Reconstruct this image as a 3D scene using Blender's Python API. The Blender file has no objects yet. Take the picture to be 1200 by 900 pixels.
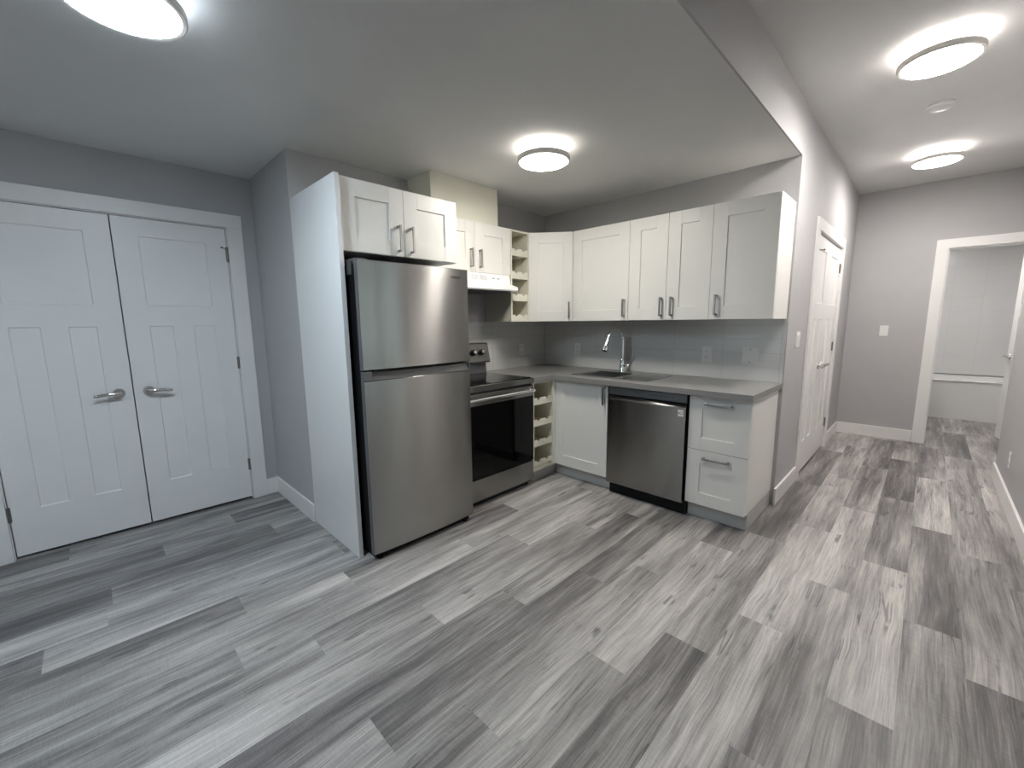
import bpy, bmesh, math, random
from mathutils import Vector, Matrix
C = bpy.context.scene
COL = C.collection
R = math.radians

# ------------------------------------------------------------------ camera
cam_d = bpy.data.cameras.new('camera'); cam = bpy.data.objects.new('camera', cam_d); COL.objects.link(cam)
CYAW, CPIT, CROLL, CF = R(44.74815), R(8.40508), R(-0.59946), 490.794
fw = Vector((-math.sin(CYAW)*math.cos(CPIT), math.cos(CYAW)*math.cos(CPIT), -math.sin(CPIT)))
rt = Vector((math.cos(CYAW), math.sin(CYAW), 0)); up = rt.cross(fw)
rt2 = rt*math.cos(CROLL)+up*math.sin(CROLL); up2 = -rt*math.sin(CROLL)+up*math.cos(CROLL)
m = Matrix((rt2, up2, -fw)).transposed().to_4x4(); m.translation = Vector((2.91186, -3.44716, 1.36079))
cam.matrix_world = m
cam_d.sensor_fit = 'HORIZONTAL'; cam_d.sensor_width = 36; cam_d.lens = 36*CF/1200
cam_d.clip_start = .02; cam_d.clip_end = 100
C.camera = cam
# ------------------------------------------------------------------ view, world, daylight
C.view_settings.view_transform = 'Standard'; C.view_settings.look = 'None'
C.view_settings.gamma = 1; C.view_settings.use_curve_mapping = False
C.view_settings.exposure = 1.3
C.cycles.max_bounces = 10; C.cycles.diffuse_bounces = 7; C.cycles.glossy_bounces = 6
C.cycles.sample_clamp_indirect = 6; C.cycles.caustics_reflective = False; C.cycles.caustics_refractive = False
w = bpy.data.worlds.new('world'); C.world = w; w.use_nodes = True
WN = w.node_tree.nodes; WL = w.node_tree.links
tc = WN.new('ShaderNodeTexCoord'); sep = WN.new('ShaderNodeSeparateXYZ'); rmp = WN.new('ShaderNodeValToRGB')
WL.new(tc.outputs['Generated'], sep.inputs[0]); WL.new(sep.outputs['Z'], rmp.inputs[0])
rmp.color_ramp.elements[0].position = .45; rmp.color_ramp.elements[0].color = (.10,.12,.12,1)
rmp.color_ramp.elements[1].position = .60; rmp.color_ramp.elements[1].color = (.42,.60,.95,1)
WL.new(rmp.outputs[0], WN['Background'].inputs['Color']); WN['Background'].inputs['Strength'].default_value = 4.5

LAMP_WARM = (1.0,.955,.87); LAMP_HALL = (1.0,.95,.905); LAMP_COOL = (.76,.89,1.0); LAMP_BATH = (1.0,.965,.93)
LAMP_E = 52.0

# ------------------------------------------------------------------ dimensions (metres)
L = 2.209        # hall wall plane
ZL, ZH = 2.43, 2.742
XD = -.785       # closet wall plane
YS = -2.463      # stub wall plane
D = 2.862        # far wall plane
XR = 3.424       # right wall plane
YR = 1.905       # right wall end
YB = -6.4        # rear wall
XE = 5.2
ZU, ZUB = 2.135, 1.364

# ------------------------------------------------------------------ material helpers
def new_mat(name):
    mt = bpy.data.materials.new(name); mt.use_nodes = True
    nt = mt.node_tree; return mt, nt, nt.nodes['Principled BSDF']
def nd(nt, t, **kw):
    n = nt.nodes.new(t)
    for k, v in kw.items(): setattr(n, k, v)
    return n
def mapping(nt, scale, coord='Object'):
    t = nd(nt, 'ShaderNodeTexCoord'); mp = nd(nt, 'ShaderNodeMapping'); mp.inputs['Scale'].default_value = scale
    nt.links.new(t.outputs[coord], mp.inputs[0]); return mp.outputs[0]
def mat(name, col, rough=.5, metal=0, vary=.03, nscale=6, bump=0, bscale=200, spec=.5, coat=0, alpha=None):
    mt, nt, b = new_mat(name)
    v = mapping(nt, (1,1,1))
    n = nd(nt, 'ShaderNodeTexNoise'); n.inputs['Scale'].default_value = nscale; n.inputs['Detail'].default_value = 3
    nt.links.new(v, n.inputs['Vector'])
    r = nd(nt, 'ShaderNodeValToRGB')
    r.color_ramp.elements[0].position = .3; r.color_ramp.elements[1].position = .7
    r.color_ramp.elements[0].color = tuple(c*(1-vary) for c in col)+(1,)
    r.color_ramp.elements[1].color = tuple(min(1,c*(1+vary)) for c in col)+(1,)
    nt.links.new(n.outputs['Fac'], r.inputs[0]); nt.links.new(r.outputs[0], b.inputs['Base Color'])
    b.inputs['Roughness'].default_value = rough; b.inputs['Metallic'].default_value = metal
    b.inputs['Specular IOR Level'].default_value = spec
    b.inputs['Coat Weight'].default_value = coat
    if bump:
        n2 = nd(nt, 'ShaderNodeTexNoise'); n2.inputs['Scale'].default_value = bscale; n2.inputs['Detail'].default_value = 2
        nt.links.new(v, n2.inputs['Vector'])
        bp = nd(nt, 'ShaderNodeBump'); bp.inputs['Strength'].default_value = bump; bp.inputs['Distance'].default_value = .002
        nt.links.new(n2.outputs['Fac'], bp.inputs['Height']); nt.links.new(bp.outputs[0], b.inputs['Normal'])
    return mt
M = {}
M['wall'] = mat('grey wall paint', (.47,.465,.468), .75, bump=.25, bscale=260, vary=.015, spec=.3)
M['ceil'] = mat('white ceiling paint', (.70,.70,.69), .9, bump=.35, bscale=160, vary=.012, spec=.2)
M['trim'] = mat('white trim paint', (.83,.82,.805), .36, vary=.01, spec=.45)
M['cab'] = mat('off white cabinet foil', (.81,.80,.765), .42, vary=.012, nscale=3)
M['cabin'] = mat('cream melamine', (.74,.72,.62), .5, vary=.012)
M['panel'] = mat('glossy white end panel', (.80,.80,.79), .2, vary=.01)
M['kick'] = mat('grey white toe kick', (.50,.50,.49), .35, vary=.03)
M['counter'] = mat('grey laminate worktop', (.26,.256,.25), .33, vary=.06, nscale=60)
M['black'] = mat('black plastic', (.005,.005,.0055), .45, vary=.1, spec=.2)
M['dark'] = mat('dark grey steel', (.06,.06,.062), .45, vary=.1)
M['gasket'] = mat('dark grey door side', (.16,.16,.165), .4, metal=.6, vary=.05)
M['glass_black'] = mat('black oven glass', (.003,.003,.003), .05, vary=.1, spec=.22)
M['cooktop'] = mat('black ceramic cooktop', (.010,.010,.011), .06, vary=.1)
M['ringmark'] = mat('grey burner marking', (.09,.09,.09), .2)
M['chrome'] = mat('polished chrome', (.82,.82,.83), .08, metal=1, vary=.02)
M['nickel'] = mat('satin nickel', (.62,.60,.58), .16, metal=1, vary=.04)
M['pull'] = mat('brushed steel bar pull', (.38,.37,.35), .28, metal=1, vary=.05)
M['hinge'] = mat('aged nickel hinge', (.24,.225,.21), .4, metal=1, vary=.08)
M['ringnickel'] = mat('brushed nickel lamp ring', (.80,.765,.73), .4, metal=0, vary=.03)
M['plate'] = mat('white plastic plate', (.80,.80,.79), .35, vary=.01)
M['slot'] = mat('dark socket slots', (.03,.03,.03), .6)
M['hood'] = mat('white enamel', (.88,.89,.90), .25, vary=.01)
M['hoodvent'] = mat('grey vent slots', (.45,.45,.46), .5)
M['tub'] = mat('white acrylic tub', (.80,.80,.79), .18, vary=.01)
M['text'] = mat('dark printed lettering', (.05,.05,.05), .5)
M['filter'] = mat('grey metal filter', (.12,.12,.12), .5, metal=.7)
M['bathfloor'] = M['wall']

def steel(name, base=(.32,.313,.30), rough=.24, aniso=1.0, stretch=(.8,.8,900)):
    mt, nt, b = new_mat(name)
    v = mapping(nt, stretch)
    n = nd(nt, 'ShaderNodeTexNoise'); n.inputs['Scale'].default_value = 1; n.inputs['Detail'].default_value = 3
    nt.links.new(v, n.inputs['Vector'])
    r = nd(nt, 'ShaderNodeValToRGB')
    r.color_ramp.elements[0].color = tuple(c*.975 for c in base)+(1,); r.color_ramp.elements[1].color = tuple(c*1.02 for c in base)+(1,)
    nt.links.new(n.outputs['Fac'], r.inputs[0]); nt.links.new(r.outputs[0], b.inputs['Base Color'])
    b.inputs['Roughness'].default_value = rough
    b.inputs['Metallic'].default_value = 1
    b.inputs['Anisotropic'].default_value = aniso; b.inputs['Anisotropic Rotation'].default_value = .25
    tg = nd(nt, 'ShaderNodeTangent'); tg.direction_type = 'RADIAL'; tg.axis = 'Z'
    nt.links.new(tg.outputs[0], b.inputs['Tangent'])
    return mt
M['steel'] = steel('brushed stainless steel')
M['steel2'] = steel('brushed stainless sink steel', (.42,.42,.41), .25, .3, (200,3,3))

def emis(name, col, s):
    mt, nt, b = new_mat(name)
    v = mapping(nt, (1,1,1)); n = nd(nt, 'ShaderNodeTexNoise'); n.inputs['Scale'].default_value = 4
    nt.links.new(v, n.inputs['Vector'])
    mr = nd(nt, 'ShaderNodeMapRange'); mr.inputs['To Min'].default_value = s*.97; mr.inputs['To Max'].default_value = s*1.03
    nt.links.new(n.outputs['Fac'], mr.inputs[0]); nt.links.new(mr.outputs[0], b.inputs['Emission Strength'])
    b.inputs['Base Color'].default_value = (.8,.8,.8,1); b.inputs['Emission Color'].default_value = tuple(col)+(1,)
    return mt

def glass(name):
    mt, nt, b = new_mat(name)
    b.inputs['Transmission Weight'].default_value = 1; b.inputs['Roughness'].default_value = .0; b.inputs['IOR'].default_value = 1.1
    b.inputs['Base Color'].default_value = (.97,.98,1,1)
    return mt
M['glass'] = glass('clear window glass')

def tile(name, ax, x0, z0, tw, th, col, grout, rough):
    """stacked tiles; ax is the horizontal object axis (0 x, 1 y)"""
    mt, nt, b = new_mat(name)
    t = nd(nt, 'ShaderNodeTexCoord'); s = nd(nt, 'ShaderNodeSeparateXYZ'); nt.links.new(t.outputs['Object'], s.inputs[0])
    def line(sock, o, p, wd):
        a = nd(nt,'ShaderNodeMath', operation='SUBTRACT'); nt.links.new(sock, a.inputs[0]); a.inputs[1].default_value = o-50*p
        c = nd(nt,'ShaderNodeMath', operation='DIVIDE'); nt.links.new(a.outputs[0], c.inputs[0]); c.inputs[1].default_value = p
        f = nd(nt,'ShaderNodeMath', operation='FRACT'); nt.links.new(c.outputs[0], f.inputs[0])
        g = nd(nt,'ShaderNodeMath', operation='PINGPONG'); nt.links.new(f.outputs[0], g.inputs[0]); g.inputs[1].default_value = .5
        h = nd(nt,'ShaderNodeMath', operation='MULTIPLY'); nt.links.new(g.outputs[0], h.inputs[0]); h.inputs[1].default_value = p
        k = nd(nt,'ShaderNodeMapRange'); nt.links.new(h.outputs[0], k.inputs[0]); k.inputs['From Min'].default_value = wd*.5; k.inputs['From Max'].default_value = wd
        return k.outputs[0]
    a = line(s.outputs[ax], x0, tw, .0022); c = line(s.outputs[2], z0, th, .0022)
    mn = nd(nt,'ShaderNodeMath', operation='MINIMUM'); nt.links.new(a, mn.inputs[0]); nt.links.new(c, mn.inputs[1])
    mx = nd(nt,'ShaderNodeMix', data_type='RGBA'); nt.links.new(mn.outputs[0], mx.inputs[0])
    mx.inputs[6].default_value = tuple(grout)+(1,); mx.inputs[7].default_value = tuple(col)+(1,)
    nt.links.new(mx.outputs[2], b.inputs['Base Color'])
    b.inputs['Roughness'].default_value = rough
    n = nd(nt,'ShaderNodeTexNoise'); n.inputs['Scale'].default_value = 14; nt.links.new(t.outputs['Object'], n.inputs['Vector'])
    ad = nd(nt,'ShaderNodeMath', operation='MULTIPLY_ADD'); nt.links.new(n.outputs['Fac'], ad.inputs[0]); ad.inputs[1].default_value = .35; nt.links.new(mn.outputs[0], ad.inputs[2])
    bp = nd(nt,'ShaderNodeBump'); bp.inputs['Strength'].default_value = .5; bp.inputs['Distance'].default_value = .0015
    nt.links.new(ad.outputs[0], bp.inputs['Height']); nt.links.new(bp.outputs[0], b.inputs['Normal'])
    return mt
M['tile_x'] = tile('white backsplash tile', 0, 1.41, 1.015, .385, .102, (.66,.665,.66), (.54,.54,.53), .16)
M['tile_y'] = tile('white backsplash tile side', 1, -.385, 1.015, .385, .102, (.66,.665,.66), (.54,.54,.53), .16)
M['btile_x'] = tile('large white bath tile', 0, 3.1, .6, .305, .21, (.70,.70,.70), (.62,.62,.62), .25)
M['btile_y'] = tile('large white bath tile side', 1, 5.0, .6, .305, .21, (.70,.70,.70), (.62,.62,.62), .25)

def floor_mat():
    mt, nt, b = new_mat('grey oak vinyl plank')
    k = nt.links.new
    at = nd(nt,'ShaderNodeAttribute', attribute_name='tone'); sd = nd(nt,'ShaderNodeAttribute', attribute_name='seed')
    t = nd(nt,'ShaderNodeTexCoord')
    off = nd(nt,'ShaderNodeCombineXYZ')
    m1 = nd(nt,'ShaderNodeMath', operation='MULTIPLY'); k(sd.outputs['Fac'], m1.inputs[0]); m1.inputs[1].default_value = 37.7
    m2 = nd(nt,'ShaderNodeMath', operation='MULTIPLY'); k(sd.outputs['Fac'], m2.inputs[0]); m2.inputs[1].default_value = 91.3
    k(m1.outputs[0], off.inputs[0]); k(m2.outputs[0], off.inputs[1]); k(sd.outputs['Fac'], off.inputs[2])
    add = nd(nt,'ShaderNodeVectorMath', operation='ADD'); k(t.outputs['Object'], add.inputs[0]); k(off.outputs[0], add.inputs[1])
    # a slow sideways wander of the grain
    wn = nd(nt,'ShaderNodeTexNoise'); wn.inputs['Scale'].default_value = 2.2; wn.inputs['Detail'].default_value = 2
    k(add.outputs[0], wn.inputs['Vector'])
    ws = nd(nt,'ShaderNodeVectorMath', operation='SUBTRACT'); k(wn.outputs['Color'], ws.inputs[0]); ws.inputs[1].default_value = (.5,.5,.5)
    wm = nd(nt,'ShaderNodeVectorMath', operation='MULTIPLY'); k(ws.outputs[0], wm.inputs[0]); wm.inputs[1].default_value = (.04,.2,0)
    vec = nd(nt,'ShaderNodeVectorMath', operation='ADD'); k(add.outputs[0], vec.inputs[0]); k(wm.outputs[0], vec.inputs[1])
    def noise(sx, sy, det=3, rough=.55):
        mp = nd(nt,'ShaderNodeMapping'); mp.inputs['Scale'].default_value = (sx,sy,1); k(vec.outputs[0], mp.inputs[0])
        n = nd(nt,'ShaderNodeTexNoise'); n.inputs['Scale'].default_value = 1; n.inputs['Detail'].default_value = det; n.inputs['Roughness'].default_value = rough
        k(mp.outputs[0], n.inputs['Vector']); return n.outputs['Fac']
    def mad(a, mul, addv):
        q = nd(nt,'ShaderNodeMath', operation='MULTIPLY_ADD'); k(a, q.inputs[0]); q.inputs[1].default_value = mul
        if isinstance(addv, float): q.inputs[2].default_value = addv
        else: k(addv, q.inputs[2])
        return q.outputs[0]
    big = noise(8, .8, 3, .6); mid = noise(26, 1.4, 5, .65); fine = noise(200, 5, 3, .6); cross = noise(30, 220, 2)
    v = mad(big, 1.35, mad(at.outputs['Fac'], .64, -.46))
    v = mad(mid, .85, mad(v, 1.0, -.425)); v = mad(fine, .75, mad(v, 1.0, -.375)); v = mad(cross, .2, mad(v, 1.0, -.10))
    ramp = nd(nt,'ShaderNodeValToRGB'); k(v, ramp.inputs[0])
    e = ramp.color_ramp.elements
    e[0].position = 0; e[0].color = (.07,.067,.066,1)
    e[1].position = 1; e[1].color = (.63,.603,.575,1)
    for p, c in ((.3,(.165,.154,.151,1)), (.6,(.335,.316,.304,1)), (.8,(.48,.455,.435,1))):
        x = e.new(p); x.color = c
    # thin dark checks
    ck = noise(30, 1.1, 1, .3)
    a = nd(nt,'ShaderNodeMath', operation='SUBTRACT'); k(ck, a.inputs[0]); a.inputs[1].default_value = .5
    ab = nd(nt,'ShaderNodeMath', operation='ABSOLUTE'); k(a.outputs[0], ab.inputs[0])
    cr = nd(nt,'ShaderNodeMapRange'); k(ab.outputs[0], cr.inputs[0]); cr.inputs['From Min'].default_value = .006; cr.inputs['From Max'].default_value = .03
    cr.inputs['To Min'].default_value = 1; cr.inputs['To Max'].default_value = 0
    gate = noise(8, 5, 2); gr = nd(nt,'ShaderNodeMapRange'); k(gate, gr.inputs[0]); gr.inputs['From Min'].default_value = .55; gr.inputs['From Max'].default_value = .62
    cm = nd(nt,'ShaderNodeMath', operation='MULTIPLY'); k(cr.outputs[0], cm.inputs[0]); k(gr.outputs[0], cm.inputs[1])
    # knots
    mp = nd(nt,'ShaderNodeMapping'); mp.inputs['Scale'].default_value = (5.2,2.0,1); k(vec.outputs[0], mp.inputs[0])
    vo = nd(nt,'ShaderNodeTexVoronoi'); vo.inputs['Scale'].default_value = 1; k(mp.outputs[0], vo.inputs['Vector'])
    kr = nd(nt,'ShaderNodeMapRange'); k(vo.outputs['Distance'], kr.inputs[0]); kr.inputs['From Min'].default_value = .015; kr.inputs['From Max'].default_value = .11
    kr.inputs['To Min'].default_value = .75; kr.inputs['To Max'].default_value = 0
    sp = nd(nt,'ShaderNodeSeparateColor'); k(vo.outputs['Color'], sp.inputs[0])
    kg = nd(nt,'ShaderNodeMath', operation='GREATER_THAN'); k(sp.outputs[0], kg.inputs[0]); kg.inputs[1].default_value = .45
    km = nd(nt,'ShaderNodeMath', operation='MULTIPLY'); k(kr.outputs[0], km.inputs[0]); k(kg.outputs[0], km.inputs[1])
    mxm = nd(nt,'ShaderNodeMath', operation='MAXIMUM'); k(cm.outputs[0], mxm.inputs[0]); k(km.outputs[0], mxm.inputs[1])
    sc = nd(nt,'ShaderNodeMath', operation='MULTIPLY'); k(mxm.outputs[0], sc.inputs[0]); sc.inputs[1].default_value = .62
    mx = nd(nt,'ShaderNodeMix', data_type='RGBA'); k(sc.outputs[0], mx.inputs[0]); k(ramp.outputs[0], mx.inputs[6]); mx.inputs[7].default_value = (.055,.05,.047,1)
    k(mx.outputs[2], b.inputs['Base Color'])
    rr = nd(nt,'ShaderNodeMapRange'); k(fine, rr.inputs[0]); rr.inputs['To Min'].default_value = .36; rr.inputs['To Max'].default_value = .52
    k(rr.outputs[0], b.inputs['Roughness'])
    bp = nd(nt,'ShaderNodeBump'); bp.inputs['Strength'].default_value = .25; bp.inputs['Distance'].default_value = .001
    k(fine, bp.inputs['Height']); k(bp.outputs[0], b.inputs['Normal'])
    return mt
M['floor'] = floor_mat()

# ------------------------------------------------------------------ object helpers
ORG = {}
def root(name, label, cat, loc, group=None, kind=None):
    o = bpy.data.objects.new(name, None); COL.objects.link(o); o.location = loc; o.empty_display_size = .1
    o['label'] = label
    if cat: o['category'] = cat
    if group: o['group'] = group
    if kind: o['kind'] = kind
    ORG[o.name] = Vector(loc); return o
def obj(name, bm, mt, parent=None, label=None, smooth=False):
    """link a bmesh given in world coordinates as one mesh object"""
    bmesh.ops.recalc_face_normals(bm, faces=bm.faces[:])
    org = ORG.get(parent.name, Vector()) if parent else Vector()
    if org.length: bmesh.ops.translate(bm, verts=bm.verts[:], vec=-org)
    me = bpy.data.meshes.new(name); bm.to_mesh(me); bm.free()
    for x in (mt if isinstance(mt, (list,tuple)) else [mt]): me.materials.append(x)
    if smooth:
        for p in me.polygons: p.use_smooth = True
        try: me.set_sharp_from_angle(angle=R(40))
        except Exception: pass
    o = bpy.data.objects.new(name, me); COL.objects.link(o)
    if parent: o.parent = parent; ORG[o.name] = org
    if label: o['label'] = label
    return o
def tag(o, label, cat=None, group=None, kind=None):
    o['label'] = label
    if cat: o['category'] = cat
    if group: o['group'] = group
    if kind: o['kind'] = kind
    return o
def box(bm, x0, x1, y0, y1, z0, z1, bev=0, mi=0, mtx=None):
    vs = [bm.verts.new((x,y,z)) for x in (x0,x1) for y in (y0,y1) for z in (z0,z1)]
    fs = [bm.faces.new([vs[i] for i in f]) for f in ((0,1,3,2),(4,6,7,5),(0,4,5,1),(2,3,7,6),(0,2,6,4),(1,5,7,3))]
    for f in fs: f.material_index = mi
    if bev:
        es = list({e for f in fs for e in f.edges})
        r = bmesh.ops.bevel(bm, geom=es, offset=bev, segments=2, affect='EDGES', profile=.5)
        vs = list({v for f in r['faces'] for v in f.verts} | {v for v in vs if v.is_valid})
    if mtx is not None: bmesh.ops.transform(bm, matrix=mtx, verts=[v for v in vs if v.is_valid])
    return vs
def prism(bm, pts, axis, a, b, mi=0, mtx=None):
    """extrude a 2D polygon along axis: 'x' pts=(y,z), 'y' pts=(x,z), 'z' pts=(x,y)"""
    def P(p, t): return {'x':(t,p[0],p[1]), 'y':(p[0],t,p[1]), 'z':(p[0],p[1],t)}[axis]
    v0 = [bm.verts.new(P(p,a)) for p in pts]; v1 = [bm.verts.new(P(p,b)) for p in pts]
    n = len(pts); fs = [bm.faces.new(v0), bm.faces.new(v1[::-1])]
    for i in range(n): fs.append(bm.faces.new((v0[i], v0[(i+1)%n], v1[(i+1)%n], v1[i])))
    for f in fs: f.material_index = mi
    if mtx is not None: bmesh.ops.transform(bm, matrix=mtx, verts=v0+v1)
def lathe(bm, prof, seg=48, mtx=None, closed=True, mi=0):
    """prof: (r,z) pairs from bottom centre outwards to the top"""
    rings = []
    for r, z in prof:
        if r < 1e-6: rings.append([bm.verts.new((0,0,z))])
        else: rings.append([bm.verts.new((r*math.cos(2*math.pi*i/seg), r*math.sin(2*math.pi*i/seg), z)) for i in range(seg)])
    for a, b in zip(rings, rings[1:]):
        for i in range(seg):
            j = (i+1)%seg
            if len(a) == 1 and len(b) == 1: continue
            if len(a) == 1: f = bm.faces.new((a[0], b[i], b[j]))
            elif len(b) == 1: f = bm.faces.new((a[i], a[j], b[0]))
            else: f = bm.faces.new((a[i], a[j], b[j], b[i]))
            f.material_index = mi
    if mtx is not None: bmesh.ops.transform(bm, matrix=mtx, verts=[v for r in rings for v in r])
def tube(bm, pts, rad, seg=12, mi=0):
    pts = [Vector(p) for p in pts]; n = len(pts)
    rads = rad if isinstance(rad, (list,tuple)) else [rad]*n
    t0 = (pts[1]-pts[0]).normalized(); ref = Vector((0,0,1)) if abs(t0.z) < .9 else Vector((1,0,0))
    u = t0.cross(ref).normalized(); rings = []
    for i, p in enumerate(pts):
        t = (pts[min(i+1,n-1)]-pts[max(i-1,0)]).normalized()
        u = (u - t*u.dot(t)).normalized(); v = t.cross(u)
        rings.append([bm.verts.new(p + (u*math.cos(2*math.pi*k/seg)+v*math.sin(2*math.pi*k/seg))*rads[i]) for k in range(seg)])
    for a, b in zip(rings, rings[1:]):
        for k in range(seg): bm.faces.new((a[k], a[(k+1)%seg], b[(k+1)%seg], b[k])).material_index = mi
    bm.faces.new(rings[0][::-1]).material_index = mi; bm.faces.new(rings[-1]).material_index = mi
def B(): return bmesh.new()
def onebox(name, dims, mt, parent=None, bev=0, label=None):
    bm = B(); box(bm, *dims, bev=bev); return obj(name, bm, mt, parent, label)
def frame(ox, oy, oz, deg):
    """local frame: X along the front, -Y out of the front, Z up"""
    return Matrix.Translation((ox,oy,oz)) @ Matrix.Rotation(R(deg), 4, 'Z')
FX = 90   # front faces +x
def slab(bm, wd, ht, th, rects, mtx, slant=.001, bev=.0015):
    """a door or drawer front: rects (x0,x1,z0,z1,depth) are recessed panels"""
    xs = sorted({0, wd, *[r[0] for r in rects], *[r[1] for r in rects]})
    zs = sorted({0, ht, *[r[2] for r in rects], *[r[3] for r in rects]})
    V = {}
    def v(x, y, z):
        k = (round(x,6), round(y,6), round(z,6))
        if k not in V: V[k] = bm.verts.new((x,y,z))
        return V[k]
    for i in range(len(xs)-1):
        for j in range(len(zs)-1):
            cx, cz = (xs[i]+xs[i+1])/2, (zs[j]+zs[j+1])/2
            if any(r[0] < cx < r[1] and r[2] < cz < r[3] for r in rects): continue
            bm.faces.new((v(xs[i],0,zs[j]), v(xs[i+1],0,zs[j]), v(xs[i+1],0,zs[j+1]), v(xs[i],0,zs[j+1])))
    for r in rects:
        x0,x1,z0,z1,d = r[:5]; s = r[5] if len(r) > 5 else slant
        s = min(s, (x1-x0)*.49, (z1-z0)*.49)
        # perimeter points incl. grid crossings
        def ringpts(x0,x1,z0,z1): return [(x0,z0),(x1,z0),(x1,z1),(x0,z1)]
        o = ringpts(x0,x1,z0,z1); n = ringpts(x0+s,x1-s,z0+s,z1-s)
        ov = [v(p[0],0,p[1]) for p in o]; nv = [v(p[0],d,p[1]) for p in n]
        for q in range(4): bm.faces.new((ov[q], ov[(q+1)%4], nv[(q+1)%4], nv[q]))
        bm.faces.new(nv)
    a = [v(0,0,0), v(wd,0,0), v(wd,0,ht), v(0,0,ht)]
    b = [v(0,th,0), v(wd,th,0), v(wd,th,ht), v(0,th,ht)]
    for q in range(4): bm.faces.new((a[q], b[q], b[(q+1)%4], a[(q+1)%4]))
    bm.faces.new(b[::-1])
    bmesh.ops.transform(bm, matrix=mtx, verts=list(V.values()))
def pull(bm, mtx, length=.14, vert=True, proj=.034, t=.0135):
    """flat bar pull, centre at local origin on the front face"""
    h = length/2
    if vert:
        box(bm, -t/2, t/2, -proj, -proj+.007, -h, h, .001, mtx=mtx)
        for s in (-h, h-t): box(bm, -t/2, t/2, -proj+.003, 0, s, s+t*.8, 0, mtx=mtx)
    else:
        box(bm, -h, h, -proj, -proj+.007, -t/2, t/2, .001, mtx=mtx)
        for s in (-h, h-t): box(bm, s, s+t*.8, -proj+.003, 0, -t/2, t/2, 0, mtx=mtx)
def shaker(wd, ht, sx=.092, sz=.09):
    r = [(sx, wd-sx, sz, ht-sz, .008, .0015)]
    g = .0014
    for x in (sx, wd-sx-g):
        r += [(x, x+g, .0005, sz-.0005, .0007), (x, x+g, ht-sz+.0005, ht-.0005, .0007)]
    return r
def door_part(parent, mtx, wd, ht, hpos=None, hvert=True, sx=.092, sz=.09, name='door', hlen=.14, label=None):
    bm = B(); slab(bm, wd, ht, .019, shaker(wd, ht, sx, sz), mtx)
    d = obj(name, bm, M['cab'], parent, label)
    if hpos:
        bm = B(); pull(bm, mtx @ Matrix.Translation((hpos[0],0,hpos[1])), hlen, hvert)
        obj('handle', bm, M['pull'], d, 'brushed steel bar handle')
    return d
def structure(name, dims_list, mt, label=None, bev=0):
    bm = B()
    for d in dims_list: box(bm, *d, bev=bev)
    o = obj(name, bm, mt); o['kind'] = 'structure'
    if label: o['label'] = label
    return o

# ------------------------------------------------------------------ floor
random.seed(7)
WP, LP, X0 = .1855, 1.223, 2.953
joint = {-3:-.305,-2:-1.237,-1:-.965,0:-1.70,1:-2.13,2:-1.445,3:-1.793,4:-2.12,5:-2.633,6:-2.90,7:-.868,8:-2.444,9:-2.892,10:-1.927,
         11:-2.59,12:-3.052,13:-3.72,14:-2.3,15:-3.5,16:-2.7,17:-3.256,18:-2.857,19:-3.663,20:-3.1}
# tone of the plank that starts at joint + n*LP  (0 dark .. 1 light)
tones = {(-3,-1):.5,(-3,0):.2,(-3,1):.6,(-2,-1):.12,(-2,0):.55,(-2,1):.42,(-2,2):.45,(-1,-1):.33,(-1,0):.15,(-1,1):.75,(-1,2):.4,
 (0,-1):.3,(0,0):.8,(0,1):.38,(0,2):.12,(0,3):.6,(1,-1):.25,(1,0):.4,(1,1):.75,(1,2):.45,(1,3):.15,(1,4):.5,
 (2,-1):.8,(2,0):.8,(2,1):.72,(2,2):.7,(2,3):.7,(3,-1):.12,(3,0):.55,(3,1):.15,(3,2):.35,(4,-1):.6,(4,0):.8,(4,1):.3,(5,-1):.35,(5,0):.55,(5,1):.72,
 (6,-1):.6,(6,0):.15,(6,1):.3,(6,2):.6,(7,-2):.2,(7,-1):.35,(7,0):.7,(8,-1):.72,(8,0):.75,(8,1):.6,(9,-1):.55,(9,0):.45,(9,1):.72,
 (10,-2):.3,(10,-1):.8,(10,0):.8,(10,1):.7,(11,-1):.6,(11,0):.35,(11,1):.8,(12,-1):.3,(12,0):.6,(13,-1):.2,(13,0):.72,(13,1):.3,  # the plank in front of the fridge has the fridge's shadow in its tone
 (17,-1):.25,(17,0):.55,(18,-1):.5,(18,0):.15,(19,-1):.2,(19,0):.45,(14,0):.25,(15,0):.4,(16,0):.55}
bm = B(); tl, sl = [], []
for k in range(-13, 21):
    xa, xb = X0-WP*(k+1), X0-WP*k
    j = joint.get(k, random.uniform(-1.2, 0))
    for n in range(-6, 9):
        ya, yb = j+n*LP, j+(n+1)*LP
        ya, yb = max(ya, YB), min(yb, 5.5)
        if yb <= ya: continue
        f = bm.faces.new([bm.verts.new(p) for p in ((xa,ya,0),(xb,ya,0),(xb,yb,0),(xa,yb,0))])
        tl.append(tones.get((k,n), random.choice((.15,.3,.45,.6,.7,.8)))); sl.append(random.random()*10)
me = bpy.data.meshes.new('floor'); bm.to_mesh(me); bm.free()
me.attributes.new('tone','FLOAT','FACE').data.foreach_set('value', tl)
me.attributes.new('seed','FLOAT','FACE').data.foreach_set('value', sl)
me.materials.append(M['floor'])
fl = bpy.data.objects.new('floor', me); COL.objects.link(fl); tag(fl, 'grey oak plank floor running towards the hall', kind='structure')

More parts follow.
